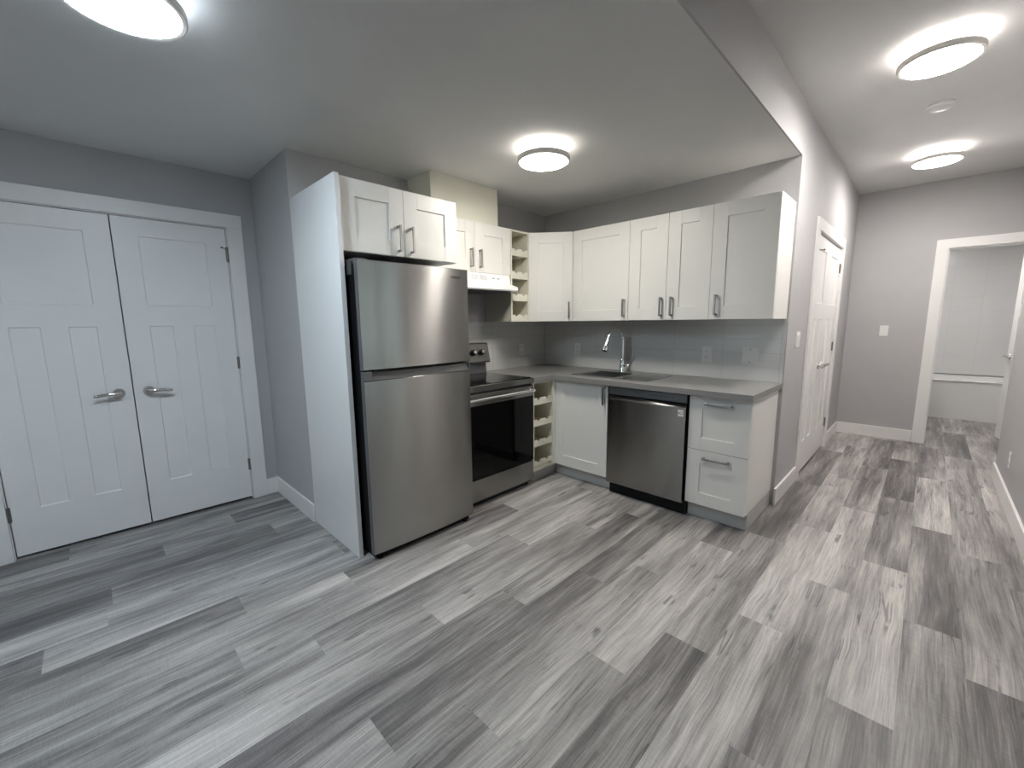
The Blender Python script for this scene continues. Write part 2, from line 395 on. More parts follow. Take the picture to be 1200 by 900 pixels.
# ------------------------------------------------------------------ walls and ceilings
T = .12
CY0, CY1 = -3.885, -2.647      # closet opening
ZI = 2.059                      # door opening height
structure('wall_closet', [(XD-T,XD,CY1,YS,0,ZL), (XD-T,XD,YB,CY0,0,ZL), (XD-T,XD,CY0,CY1,ZI,ZL)], M['wall'])
structure('wall_closet_inside', [(XD-.8,XD-.75,CY0-.2,CY1+.1,0,ZL),(XD-.75,XD-T,CY0-.25,CY0-.2,0,ZL),(XD-.75,XD-T,CY1+.1,CY1+.15,0,ZL),(XD-.75,XD-T,CY0-.2,CY1+.1,2.3,2.35),(XD-.80,XD-T,CY0-.25,CY1+.15,-.06,-.001)], M['wall'])
structure('wall_stub', [(XD-T,0,YS,YS+T,0,ZL)], M['wall'])
structure('wall_left', [(-T,0,YS+T,0,0,ZL)], M['wall'])
structure('wall_back', [(-T,L,0,T,0,ZH)], M['wall'])
HY0, HY1 = .75, 1.985           # hall closet opening
structure('wall_hall', [(L-T,L,T,HY0,0,ZH),(L-T,L,HY1,D+T,0,ZH),(L-T,L,HY0,HY1,ZI,ZH)], M['wall'])
structure('wall_hall_closet_inside', [(L-.8,L-.75,HY0-.1,HY1+.1,0,ZI+.2),(L-.75,L-T,HY0-.12,HY0-.08,0,ZI+.2),(L-.75,L-T,HY1+.08,HY1+.12,0,ZI+.2),(L-.75,L-T,HY0-.08,HY1+.08,ZI+.15,ZI+.2)], M['wall'])
BX0, BX1 = 2.975, 3.715         # bathroom opening
structure('wall_far', [(L,BX0,D,D+T,0,ZH),(BX1,XE,D,D+T,0,ZH),(BX0,BX1,D,D+T,ZI,ZH)], M['wall'])
WY0, WY1, WZ0, WZ1 = -1.75, -.65, .85, 2.1   # window in the right wall, outside the picture
structure('wall_right', [(XR,XR+T,YB,WY0,0,ZH),(XR,XR+T,WY1,YR,0,ZH),(XR,XR+T,WY0,WY1,0,WZ0),(XR,XR+T,WY0,WY1,WZ1,ZH),
                         (XR+T,XE,YR-T,YR,0,ZH)], M['wall'])
structure('wall_corridor_end', [(XE,XE+T,YR-T,D+T,0,ZH)], M['wall'])
RX0, RX1 = -.3, 1.7
structure('wall_rear', [(XD-T,RX0,YB-T,YB,0,ZH),(RX1,XR+T,YB-T,YB,0,ZH),(RX0,RX1,YB-T,YB,0,.7),(RX0,RX1,YB-T,YB,2.1,ZH)], M['wall'])
structure('wall_step', [(L-.01,L,YB,0,ZL,ZH)], M['wall'])
structure('ceiling_kitchen', [(XD-T,L-.01,YB,0,ZL,ZH)], M['ceil'])
structure('ceiling_hall', [(L-T,XE,YB,YR,ZH,ZH+.1),(L-T,XE,YR,D+T,ZH,ZH+.1)], M['ceil'])
# bathroom shell
BL, BR_, BE = 2.56, 4.15, 5.42
structure('wall_bathroom_left', [(BL-T,BL,D+T,BE,0,2.45)], M['wall'])
structure('wall_bathroom_right', [(BR_,BR_+T,D+T,BE,0,2.45)], M['wall'])
structure('wall_bathroom_back', [(BL-T,BR_+T,BE,BE+T,0,2.45)], M['wall'])
structure('ceiling_bathroom', [(BL-T,BR_+T,D+T,BE+T,2.45,2.5)], M['ceil'])
structure('wall_tub_tile', [(BL,BR_,BE-.012,BE,.55,2.44)], M['btile_x'])
structure('wall_tub_tile_side', [(BL,BL+.012,4.66,BE-.012,.55,2.44),(BR_-.012,BR_,4.66,BE-.012,.55,2.44)], M['btile_y'])
# windows (behind and beside the camera)
def window(n, x0,x1,y0,y1,z0,z1, axis):
    bm = B(); t = .05
    if axis == 'x':
        for a in ((x0,x1,y0,y0+t,z0,z1),(x0,x1,y1-t,y1,z0,z1),(x0,x1,y0+t,y1-t,z0,z0+t),(x0,x1,y0+t,y1-t,z1-t,z1),(x0,x1,(y0+y1)/2-.02,(y0+y1)/2+.02,z0+t,z1-t)): box(bm,*a)
        o = obj('window_%d'%n, bm, M['trim']); xm=(x0+x1)/2
        onebox('window_pane', (xm-.003,xm+.003,y0+t,y1-t,z0+t,z1-t), M['glass'], o)
    else:
        for a in ((x0,x0+t,y0,y1,z0,z1),(x1-t,x1,y0,y1,z0,z1),(x0+t,x1-t,y0,y1,z0,z0+t),(x0+t,x1-t,y0,y1,z1-t,z1),((x0+x1)/2-.02,(x0+x1)/2+.02,y0,y1,z0+t,z1-t)): box(bm,*a)
        o = obj('window_%d'%n, bm, M['trim']); ym=(y0+y1)/2
        onebox('window_pane', (x0+t,x1-t,ym-.003,ym+.003,z0+t,z1-t), M['glass'], o)
    o['kind'] = 'structure'
window(1, XR+.03,XR+.09, WY0,WY1,WZ0,WZ1,'x')
window(2, RX0,RX1, YB-.09,YB-.03, .7,2.1,'y')

# baseboards and casings
BH, BT = .129, .015
def bb(name, x0,x1,y0,y1): return structure(name, [(x0,x1,y0,y1,0,BH)], M['trim'], bev=.003)
bb('baseboard_closet', XD,XD+BT,-2.55,YS)
bb('baseboard_closet_left', XD,XD+BT,YB,-3.982)
bb('baseboard_stub', XD+BT,-.001,YS-BT,YS)
bb('baseboard_hall', L,L+BT,-BT,.653)
bb('baseboard_hall_far', L,L+BT,2.08,D)
bb('baseboard_far', L+BT,2.88,D-BT,D)
bb('baseboard_far_right', 3.812,XE,D-BT,D)
bb('baseboard_right', XR-BT,XR,YB,YR)
bb('baseboard_corridor', XR-BT,XE,YR,YR+BT)
bb('baseboard_rear', XD+BT,XR-BT,YB,YB+BT)
CT = .018
def casing_x(n, x, y0,y1, into, w_=.097):      # casing on an x plane round an opening y0..y1
    structure('trim_%d'%n, [(x,x+CT,y0-w_,y0,0,ZI),(x,x+CT,y1,y1+w_,0,ZI),(x,x+CT,y0-w_,y1+w_,ZI,ZI+.092)], M['trim'], bev=.002)
    structure('trim_%d'%(n+1), [(x-T,x,y0,y0+.005,0,ZI-.005),(x-T,x,y1-.005,y1,0,ZI-.005),(x-T,x,y0,y1,ZI-.005,ZI)], M['trim'])
casing_x(1, XD, CY0, CY1, -1)
casing_x(3, L, HY0, HY1, -1)
structure('trim_5', [(BX0-.092,BX0,D-CT,D,0,ZI),(BX1,BX1+.092,D-CT,D,0,ZI),(BX0-.092,BX1+.092,D-CT,D,ZI,ZI+.092)], M['trim'], bev=.002)
structure('trim_6', [(BX0,BX0+.012,D,D+T,0,ZI-.012),(BX1-.012,BX1,D,D+T,0,ZI-.012),(BX0,BX1,D,D+T,ZI-.012,ZI)], M['trim'])

# ------------------------------------------------------------------ panel doors
def panel_door(name, mtx, wd, label, hinge_side, lever_dir=None, hinge_z=(.28,1.08,1.86), stop=False, z0=.018, lever_x=None):
    ht = ZI-.0105-z0
    mg = .122; pw = (wd-2*mg)
    sw = (pw-.112)/2
    rects = [(mg, wd-mg, 1.493-z0, 1.937-z0, .009, .0045), (mg, mg+sw, .29-z0, 1.36-z0, .009, .0045), (wd-mg-sw, wd-mg, .29-z0, 1.36-z0, .009, .0045)]
    mz = mtx @ Matrix.Translation((0,0,z0))
    bm = B(); slab(bm, wd, ht, .035, rects, mz, slant=.0045)
    d = obj(name, bm, M['trim']); d['kind'] = 'structure'; d['label'] = label
    if lever_dir:
        lx = lever_x
        ml = mtx @ Matrix.Translation((lx, 0, .93)) @ Matrix.Rotation(R(90), 4, 'X')   # local Z now points out (-Y)
        bm = B(); lathe(bm, [(0,0),(.032,0),(.032,.004),(.028,.009),(.013,.010),(.012,.040),(0,.040)][::1], 28, ml)
        h = obj('door_handle', bm, M['nickel'], d, 'satin nickel round rose', smooth=True)
        P = [mtx @ Vector((lx+lever_dir*a, -b, .93+c)) for a,b,c in ((-.008,.045,0),(.01,.048,.001),(.04,.05,.004),(.075,.05,.002),(.105,.046,-.003),(.118,.043,-.004))]
        bm = B(); tube(bm, P, [.012,.0135,.0125,.0115,.0105,.0075], 12)
        obj('lever', bm, M['nickel'], h, smooth=True)
    for i, hz in enumerate(hinge_z):
        hx = 0 if hinge_side < 0 else wd
        bm = B(); c = mtx @ Vector((hx + hinge_side*.002, -.006, hz))
        tube(bm, [c+Vector((0,0,-.045)), c+Vector((0,0,.045))], .0065, 10)
        s0, s1 = sorted((hx-hinge_side*.007, hx+hinge_side*.001))
        box(bm, s0, s1, -.0022, .001, hz-.044, hz+.044, mtx=mtx)
        obj('hinge', bm, M['hinge'], d, 'small metal hinge')
        if stop and i == 2:
            bm = B(); q = mtx @ Vector((hx, -.012, hz+.048)); e = mtx @ Vector((hx-hinge_side*.035, -.045, hz+.05))
            tube(bm, [q+Vector((0,0,-.012)), q+Vector((0,0,.012))], .008, 10)
            tube(bm, [q, e], .0035, 8); tube(bm, [e, e+(e-q).normalized()*.006], .007, 10)
            obj('hinge_stop', bm, M['hinge'], d, 'hinge pin door stop')
    return d
g = .0045
hw = (CY1-CY0-.010)/2
# closet pair: leaves face +x (local X = +y)
panel_door('door_1', frame(XD-.004, CY0+.005+g, 0, FX), hw-1.5*g-.001, 'left leaf of the white double closet doors', -1, -1, lever_x=hw-.075, hinge_z=(.28,1.08,1.86))
panel_door('door_2', frame(XD-.004, CY0+.005+hw+g/2+.001, 0, FX), hw-1.5*g-.001, 'right leaf of the white double closet doors', 1, 1, lever_x=.075, hinge_z=(.28,1.08,1.86), stop=True)
hw = (HY1-HY0-.010)/2
panel_door('door_3', frame(L-.004, HY0+.005+g, 0, FX), hw-1.5*g, 'near leaf of the white hall closet doors', -1, -1, lever_x=hw-.07, stop=True)
panel_door('door_4', frame(L-.004, HY0+.005+hw+g/2, 0, FX), hw-1.5*g, 'far leaf of the white hall closet doors', 1, 1, lever_x=.07)
# bathroom leaf: hinged at the right jamb, swung into the bathroom; its hall-side face looks towards +x
hx, hy = BX1-.014, D+T+.002
tipx, tipy = 3.553, 3.70
ang = math.degrees(math.atan2(hy-tipy, hx-tipx))   # local X runs from the tip to the hinge, front (-Y) then faces -x side
mm = frame(tipx, tipy, 0, ang)
panel_door('door_5', mm, math.hypot(hx-tipx, hy-tipy), 'white bathroom door standing open into the bathroom', 1, 1, lever_x=.065, hinge_z=(.28,1.08,1.86))

# ------------------------------------------------------------------ tub
t = root('bathtub', 'white bathtub with straight apron across the far end of the bathroom', 'bathtub', (3.35,5.03,0))
bm = B()
ty0, ty1, tz = 4.68, BE-.014, .53
ox0, ox1 = BL+.001, BR_-.001
ix0, ix1, iy0, iy1 = ox0+.09, ox1-.09, ty0+.08, ty1-.07
box(bm, ox0, ox1, ty0, ty0+.02, 0, tz-.015)                    # apron
box(bm, ox0, ox1, ty0-.010, iy0, tz-.020, tz, .006)           # front rim
box(bm, ox0, ox1, iy1, ty1, tz-.035, tz, .004)
box(bm, ox0, ix0, iy0, iy1, tz-.035, tz, .004); box(bm, ix1, ox1, iy0, iy1, tz-.035, tz, .004)
# basin
tp = [(ix0,iy0),(ix1,iy0),(ix1,iy1),(ix0,iy1)]; bt = [(ix0+.12,iy0+.06),(ix1-.12,iy0+.06),(ix1-.12,iy1-.06),(ix0+.12,iy1-.06)]
vt = [bm.verts.new((x,y,tz-.02)) for x,y in tp]; vb = [bm.verts.new((x,y,.12)) for x,y in bt]
for i in range(4): bm.faces.new((vt[i],vt[(i+1)%4],vb[(i+1)%4],vb[i]))
bm.faces.new(vb)
obj('basin', bm, M['tub'], t)

# ------------------------------------------------------------------ tall panel, fridge cabinet
tag(onebox('end_panel', (.001,.664,-2.463,-2.437,0,ZU), M['panel'], bev=.0012), 'tall glossy white end panel on the left of the refrigerator', 'panel')
FY0, FY1 = -2.436, -1.652
t = root('wall_cabinet', 'white two-door wall cabinet directly above the refrigerator', 'cabinet', (.3,-2.04,1.752), 'white shaker kitchen cabinets')
onebox('body', (.001,.613,FY0,FY1,1.752,ZU), M['cab'], t)
mid = -2.045
for a, b_, hp in ((FY0, mid, 1), (mid, FY1, 0)):
    wd = b_-a-.003
    door_part(t, frame(.633, a+.0015, 1.7535, FX), wd, ZU-1.752-.003, ((wd-.04) if hp else .043, .1), hlen=.15)

# ------------------------------------------------------------------ refrigerator
t = root('refrigerator', 'stainless steel top-freezer refrigerator beside the tall end panel', 'refrigerator', (.4,-2.05,0))
RY0, RY1 = -2.42, -1.686
onebox('body', (.04,.722,RY0+.004,RY1-.004,.045,1.675), M['black'], t, bev=.004)
bm = B(); box(bm, .06,.745,RY0+.02,RY1-.02,.008,.045)
for y in (RY0+.05, RY1-.05): lathe(bm, [(0,0),(.02,0),(.02,.008),(0,.008)], 16, Matrix.Translation((.735,y,0)))
obj('kick_plate', bm, M['black'], t)
def fridge_door(name, z0, z1, pocket=False):
    """front curved gently across its width; brushed face on +x"""
    bm = B(); n = 16; xb = .734; xf = .773; bul = .012
    def fx(y):
        u = (y-(RY0+RY1)/2)/((RY1-RY0)/2); return xf + bul*(1-abs(u)**2.4)
    ys = [RY0+(RY1-RY0)*i/n for i in range(n+1)]
    zt = z1
    if pocket: zt = z1-.052
    def col(z, dx=0): return [bm.verts.new((fx(y)+dx, y, z)) for y in ys]
    zl = [z0+.004, z0+.30*(zt-z0), z0+.65*(zt-z0), zt-.004]
    rows = [col(z0, -.005)] + [col(z) for z in zl] + [col(zt, -.005)]
    for a, b in zip(rows, rows[1:]):
        for i in range(n):
            bm.faces.new((a[i],a[i+1],b[i+1],b[i])).material_index = 0
    bk0 = [bm.verts.new((xb,y,z0)) for y in ys]; bk1 = [bm.verts.new((xb,y,zt)) for y in ys]
    for i in range(n):
        bm.faces.new((bk0[i],bk0[i+1],bk1[i+1],bk1[i])).material_index = 1
        bm.faces.new((bk0[i],bk0[i+1],rows[0][i+1],rows[0][i])).material_index = 1
        bm.faces.new((bk1[i],bk1[i+1],rows[-1][i+1],rows[-1][i])).material_index = 1
    for i, b0, b1 in ((0,bk0[0],bk1[0]),(n,bk0[n],bk1[n])):
        bm.faces.new([b0]+[r[i] for r in rows]+[b1]).material_index = 1
    d = obj(name, bm, [M['steel'], M['gasket']], t, 'brushed stainless door', smooth=True)
    if pocket:
        bm = B()
        prism(bm, [(xb,zt),(.778,zt),(.755,z1-.004),(xb,z1-.004)], 'y', RY0+.045, RY1-.01)
        obj('handle_recess', bm, M['dark'], d, 'dark grey recessed grip along the door top')
        bm = B(); box(bm, xb,.780,RY0,RY0+.045,zt,z1-.002,.002);
        obj('end_cap', bm, M['gasket'], d)
        bm = B(); box(bm, xb,.780,RY1-.01,RY1,zt,z1-.002,.001); obj('end_cap', bm, M['gasket'], d)
    return d
fz = fridge_door('freezer_door', 1.108, 1.694)
fridge_door('lower_door', .042, 1.104, True)
bm = B(); box(bm, .7225,.7335,RY0+.012,RY1-.012,.05,1.04); box(bm, .7225,.7335,RY0+.012,RY1-.012,1.115,1.685)
obj('door_gasket', bm, M['black'], t, 'black rubber door gasket')
bm = B(); box(bm, .60,.735,RY0+.012,RY0+.075,1.676,1.706,.003); box(bm, .64,.70,RY0-.002,RY0+.02,1.62,1.69,.002)
obj('hinge_cover', bm, M['dark'], t)
def text(name, s, size, mtx, mt, parent, depth=.0004, label=None):
    cu = bpy.data.curves.new(name, 'FONT'); cu.body = s; cu.size = size; cu.extrude = depth; cu.align_x = 'CENTER'; cu.align_y = 'CENTER'
    tmp = bpy.data.objects.new(name+'_curve', cu); COL.objects.link(tmp)
    bpy.context.view_layer.update()
    me = bpy.data.meshes.new_from_object(tmp.evaluated_get(bpy.context.evaluated_depsgraph_get()))
    bpy.data.objects.remove(tmp)
    bm = B(); bm.from_mesh(me); bmesh.ops.transform(bm, matrix=mtx, verts=bm.verts[:])
    return obj(name, bm, mt, parent, label)
def txm(ox, oy, oz, deg): return frame(ox,oy,oz,deg) @ Matrix.Rotation(R(90),4,'X')
text('lettering', 'SAMSUNG', .019, txm(.7808,-1.79,1.640,FX), M['text'], fz)

# ------------------------------------------------------------------ upper cabinets on the left wall
HB = 1.753
t = root('wall_cabinet', 'short white two-door wall cabinet above the range hood', 'cabinet', (.17,-1.25,HB), 'white shaker kitchen cabinets')
onebox('body', (.001,.311,-1.650,-.846,HB,ZU), M['cab'], t)
for a, b_, hp in ((-1.650,-1.238,1),(-1.238,-.846,0)):
    wd = b_-a-.003
    door_part(t, frame(.331, a+.0015, HB+.0015, FX), wd, ZU-HB-.003, ((wd-.045) if hp else .045, .103))
# duct cover
bm = B(); box(bm, .001,.290,-1.610,-.965,ZU,ZL-.001); box(bm, .290,.302,-1.615,-.960,ZU+.0005,ZL-.0015,.001)
tag(obj('duct_cover', bm, M['cabin']), 'cream boxed duct cover between the hood cabinet and the ceiling', 'duct cover')
# range hood
t = root('range_hood', 'slim white range hood over the stove', 'range hood', (.25,-1.26,1.61))
hy0, hy1 = -1.650, -.860
bm = B(); prism(bm, [(.002,1.628),(.002,HB-.001),(.330,HB-.001),(.342,1.675),(.400,1.658),(.428,1.648),(.432,1.622),(.425,1.612),(.40,1.612),(.395,1.622),(.02,1.635)][::-1], 'y', hy0, hy1)
obj('canopy', bm, M['hood'], t)
for y0 in (-1.290,-1.198):
    bm = B()
    for i in range(7):
        for j in range(4):
            zc = 1.731-j*.0098; x = .330 + (1.753-zc)*.1538; box(bm, x-.004, x+.0009, y0+i*.0112, y0+i*.0112+.007, zc-.003, zc+.003)
    obj('vent_grille', bm, M['hoodvent'], t)
for y in (-1.062,-1.010):
    bm = B(); box(bm, .33, .3405, y, y+.026, 1.711, 1.720, .001); obj('switch', bm, M['hoodvent'], t)
onebox('filter', (.03,.385,hy0+.04,hy1-.04,1.608,1.626), M['filter'], t)

# wine racks
def wine_rack(label, y0, y1, z0, z1, xf, openings, rail_h=.052, xb=.002):
    t = root('wine_rack', label, 'wine rack', (xf/2,(y0+y1)/2,z0), 'wine rack cabinets')
    bm = B(); s = .016
    box(bm, xb,xf,y0,y0+s,z0,z1,.0008); box(bm, xb,xf,y1-s,y1,z0,z1,.0008); box(bm, xb,xf,y0+s,y1-s,z0,z0+s); box(bm, xb,xf,y0+s,y1-s,z1-s,z1)
    box(bm, xb,xb+.006,y0+s,y1-s,z0+s,z1-s)
    obj('body', bm, M['cabin'], t)
    a, b_ = y0+s, y1-s; wd = b_-a
    for i, zb in enumerate(openings):          # zb: shelf top height
        if i: onebox('shelf', (xb+.006,xf-.002,a,b_,zb-s,zb), M['cabin'], t)
        for xx in (xf-.016, .10):
            pts = [(a,zb),(b_,zb),(b_,zb+rail_h)]
            for c in (b_-wd*.27, a+wd*.27):
                r = wd*.075
                pts += [(c+r*1.25,zb+rail_h),(c+r,zb+rail_h-.004)] + [(c+r*math.cos(q), zb+rail_h-.004-r*.75*math.sin(q)) for q in [math.pi*k/8 for k in range(1,8)]] + [(c-r,zb+rail_h-.004),(c-r*1.25,zb+rail_h)]
            pts += [(a,zb+rail_h)]
            bm = B(); prism(bm, pts, 'x', xx, xx+.012)
            obj('bottle_rail', bm, M['cabin'], t)
    return t
up_open = [ZUB+.016, 1.5575, 1.7475, 1.9375]
wine_rack('narrow cream wine rack beside the hood, among the wall cabinets', -.843, -.613, ZUB, ZU, .331, up_open, .045)
# diagonal corner cabinet
t = root('corner_cabinet', 'white diagonal one-door wall cabinet in the kitchen corner', 'cabinet', (.25,-.25,ZUB), 'white shaker kitchen cabinets')
p0, p1 = Vector((.331,-.611)), Vector((.629,-.369))
dv = (p1-p0); wd = dv.length; deg = math.degrees(math.atan2(dv.y, dv.x)); nrm = Vector((dv.y,-dv.x)).normalized()
q0, q1 = p0-nrm*.020, p1-nrm*.020
bm = B(); prism(bm, [(.001,-.611),(q0.x,-.611),(q1.x,q1.y),(.628,q1.y),(.628,-.001),(.001,-.001)], 'z', ZUB, ZU)
obj('body', bm, M['cab'], t)
door_part(t, frame(p0.x+.001*deg/90, p0.y, ZUB+.0015, deg) @ Matrix.Translation((.0015,0,0)), wd-.003, ZU-ZUB-.003, (wd-.035,.099), sx=.082)
# straight uppers
def upper(label, x0, x1, doors):
    t = root('wall_cabinet', label, 'cabinet', ((x0+x1)/2,-.18,ZUB), 'white shaker kitchen cabinets')
    onebox('body', (x0+.0005,x1-.0005,-.349,-.001,ZUB,ZU), M['cab'], t, bev=.0008)
    for a, b_, hs in doors:
        wd = b_-a-.003
        door_part(t, frame(a+.0015, -.369, ZUB+.0015, 0), wd, ZU-ZUB-.003, ((wd-.033) if hs > 0 else .045, .099))
upper('white one-door wall cabinet above the sink', .631, 1.177, [(.631,1.177,1)])
upper('white wall cabinet with two narrow doors above the dishwasher', 1.177, 1.801, [(1.177,1.489,1),(1.489,1.801,-1)])
upper('white one-door wall cabinet at the right end of the row', 1.801, 2.198, [(1.801,2.198,-1)])

# ------------------------------------------------------------------ base cabinets
KZ, BTZ = .112, .866
DF = -.627
wine_rack('narrow cream wine rack under the worktop beside the stove', -.918, -.650, .105, .871, .645, [.148, .330, .507, .690], .040, xb=.05)
bm = B(); box(bm, .02,.598,-.918,-.5605,0,.104)
tag(obj('toe_kick', bm, M['kick']), 'grey toe kick board under the lower wine rack', 'toe kick')
# corner/sink base: hollow carcass
t = root('base_cabinet', 'white one-door base cabinet under the sink', 'cabinet', (.9,-.3,0), 'white shaker kitchen cabinets')
bm = B()
box(bm, .6475,.664,-.607,-.02,KZ,BTZ); box(bm, 1.155,1.171,-.607,-.02,KZ,BTZ); box(bm, .664,1.155,-.607,-.02,KZ,KZ+.016)
box(bm, .664,1.155,-.03,-.02,KZ+.016,BTZ); box(bm, .664,1.155,-.607,-.59,BTZ-.05,BTZ); box(bm, .62,.6532,-.6495,-.6075,KZ,BTZ)
obj('body', bm, M['cab'], t)
wd = 1.171-.6545
door_part(t, frame(.6545, DF, KZ+.002, 0), wd, BTZ-KZ-.004, (wd-.028,.665), sx=.085, hlen=.14)
bm = B(); box(bm, .5985,1.19,-.558,-.54,0,KZ-.001)
tag(obj('toe_kick', bm, M['kick']), 'grey toe kick board under the sink cabinet', 'toe kick')
# drawers
t = root('drawer_cabinet', 'white base cabinet with two drawers at the right end of the worktop', 'cabinet', (2.0,-.3,0), 'white shaker kitchen cabinets')
bm = B(); box(bm, 1.806,2.186,-.607,-.002,KZ,.871,.0008)
obj('body', bm, M['cab'], t)
bm = B(); box(bm, 1.806,2.184,-.565,-.547,0,KZ); box(bm, 2.166,2.184,-.547,-.002,0,KZ)
obj('toe_kick', bm, M['kick'], t, 'grey toe kick board')
dw_ = 2.186-1.806-.002
for z0, z1 in ((KZ+.001,.494),(.498,.866)):
    door_part(t, frame(1.807, DF, z0, 0), dw_, z1-z0, (dw_/2, (z1-z0)-.048), hvert=False, sx=.085, sz=.083, name='drawer', hlen=.165)

# ------------------------------------------------------------------ dishwasher
t = root('dishwasher', 'stainless steel dishwasher between the sink cabinet and the drawers', 'dishwasher', (1.5,-.35,0))
onebox('body', (1.1775,1.8035,-.622,-.03,.10,.868), M['black'], t)
x0, x1 = 1.195, 1.793
bm = B(); y = -.655
prism(bm, [(-.624,.095),(-.648,.095),(y,.101),(y,.766),(-.652,.774),(-.632,.792),(-.624,.792)], 'x', x0, x1)
dd = obj('door', bm, M['steel'], t, 'brushed stainless door with a bright top lip')
bm = B(); prism(bm, [(-.624,.803),(-.638,.803),(-.646,.808),(-.646,.861),(-.624,.861)], 'x', x0, x1)
cp = obj('control_panel', bm, M['gasket'], t, 'dark grey control strip')
for i, xx in enumerate((1.235,1.275,1.43,1.52,1.545,1.57,1.592,1.613,1.634,1.655,1.69)):
    bm = B(); box(bm, xx, xx+.010, -.6466, -.6455, .830, .836+.003*(i%2)); obj('button_mark', bm, M['text'], cp)
onebox('kick_plate', (1.1915,1.803,-.602,-.585,0,.094), M['black'], t)
# round emblem sticker near the top right
bm = B(); box(bm, 1.742,1.778,-.6556,-.655,.712,.757)
st = obj('sticker', bm, M['plate'], dd, 'small white square sticker with a round mark')
bm = B(); ml = Matrix.Translation((1.7645,-.6557,.7345)) @ Matrix.Rotation(R(90),4,'X')
lathe(bm, [(.0075,0),(.0105,0),(.0105,.0004),(.0075,.0004)], 24, ml)
box(bm, 1.7455,1.7485,-.6562,-.6556,.726,.743); box(bm, 1.7500,1.7520,-.6562,-.6556,.729,.738)
obj('emblem', bm, M['text'], st)

# ------------------------------------------------------------------ worktop with the bowl cut-out
bm = B(); z0, z1 = .872, .910
YF, XF = -.683, .661
bx0, bx1, by0, by1 = .815, 1.150, -.500, -.180
XC = 2.202
prism(bm, [(.001,-.922),(XF,-.922),(XF,YF),(bx0,YF),(bx0,-.001),(.001,-.001)], 'z', z0, z1)
box(bm, bx0,bx1,YF,by0,z0,z1); box(bm, bx0,bx1,by1,-.001,z0,z1); box(bm, bx1,XC,YF,-.001,z0,z1)
bmesh.ops.remove_doubles(bm, verts=bm.verts[:], dist=.0001)
tag(obj('countertop', bm, M['counter']), 'L-shaped grey worktop with a square edge', 'countertop')
# backsplash
tag(onebox('backsplash', (.009,L-.006,-.008,-.0005,.911,ZUB-.001), M['tile_x']), 'white tiled backsplash behind the sink', 'backsplash')
tag(onebox('backsplash', (.0005,.008,-1.68,-.009,.911,ZUB-.001), M['tile_y']), 'white tiled backsplash behind the stove', 'backsplash')

# ------------------------------------------------------------------ sink
t = root('kitchen_sink', 'inset stainless sink with one bowl and a ribbed drainboard on the right', 'sink', (1.1,-.32,.91))
sx0, sx1, sy0, sy1 = .757, 1.452, -.545, -.105
bm = B()
zt = .9135
for a in ((sx0,bx0+.004,sy0,sy1),(bx1-.004,sx1,sy0,sy1),(bx0+.004,bx1-.004,sy0,by0+.004),(bx0+.004,bx1-.004,by1-.004,sy1)):
    box(bm, a[0],a[1],a[2],a[3],.9102,zt)
bmesh.ops.remove_doubles(bm, verts=bm.verts[:], dist=.0001)
# raised outer bead
for a in ((sx0,sx1,sy0,sy0+.008),(sx0,sx1,sy1-.008,sy1),(sx0,sx0+.008,sy0,sy1),(sx1-.008,sx1,sy0,sy1)): box(bm,*a,zt-.001,zt+.0006)
obj('rim', bm, M['steel2'], t)
bm = B(); q = .004
T0 = [(bx0+q,by0+q),(bx1-q,by0+q),(bx1-q,by1-q),(bx0+q,by1-q)]; T1 = [(bx0+.02,by0+.02),(bx1-.02,by0+.02),(bx1-.02,by1-.02),(bx0+.02,by1-.02)]
va = [bm.verts.new((*p,zt)) for p in T0]; vb = [bm.verts.new((*p,.755)) for p in T1]; vc = [bm.verts.new((p[0]*.9+.1*(bx0+bx1)/2,p[1]*.9+.1*(by0+by1)/2,.742)) for p in T1]
for A_, B_ in ((va,vb),(vb,vc)):
    for i in range(4): bm.faces.new((A_[i],A_[(i+1)%4],B_[(i+1)%4],B_[i]))
bm.faces.new(vc)
obj('bowl', bm, M['steel2'], t)
bm = B(); lathe(bm, [(0,0),(.03,0),(.04,.003),(.043,.003),(.043,0)], 24, Matrix.Translation(((bx0+bx1)/2,(by0+by1)/2,.743)))
obj('drain', bm, M['chrome'], t)
bm = B()
for i in range(9):
    yy = -.47+i*.036; box(bm, 1.20,1.42,yy,yy+.010,zt-.0005,zt+.0006)
obj('drainboard', bm, M['steel2'], t, 'raised ribs of the drainboard')

# ------------------------------------------------------------------ faucet
t = root('faucet', 'chrome pull-down gooseneck faucet behind the sink bowl', 'faucet', (1.010,-.143,zt))
fx0, fy0 = 1.010, -.143
ft = zt; zt = zt+.0008
bm = B(); lathe(bm, [(0,0),(.027,0),(.027,.006),(.023,.012),(.021,.10),(.018,.112),(.0145,.116),(0,.116)], 28, Matrix.Translation((fx0,fy0,zt)))
obj('base', bm, M['chrome'], t, smooth=True)
dirv = Vector((-.16,-.985)).normalized(); 
P = [Vector((fx0,fy0,zt+.11)), Vector((fx0,fy0,1.14)), Vector((fx0,fy0,1.19))]
r = .095
for k in range(1, 15):
    a = math.pi*(k/14)*.90
    P.append(Vector((fx0+dirv.x*r*(1-math.cos(a)), fy0+dirv.y*r*(1-math.cos(a)), 1.19+r*math.sin(a))))
bm = B(); tube(bm, P, .0145, 16); obj('spout', bm, M['chrome'], t, smooth=True)
e = P[-1]; dn = (P[-1]-P[-2]).normalized()
bm = B(); tube(bm, [e-dn*.004, e+dn*.03, e+dn*.05, e+dn*.10, e+dn*.115], [.0155,.0165,.021,.0245,.0225], 18); obj('spray_head', bm, M['chrome'], t, smooth=True)
bm = B(); tube(bm, [e+dn*.115, e+dn*.121], [.020,.019], 16); obj('nozzle', bm, M['black'], t)
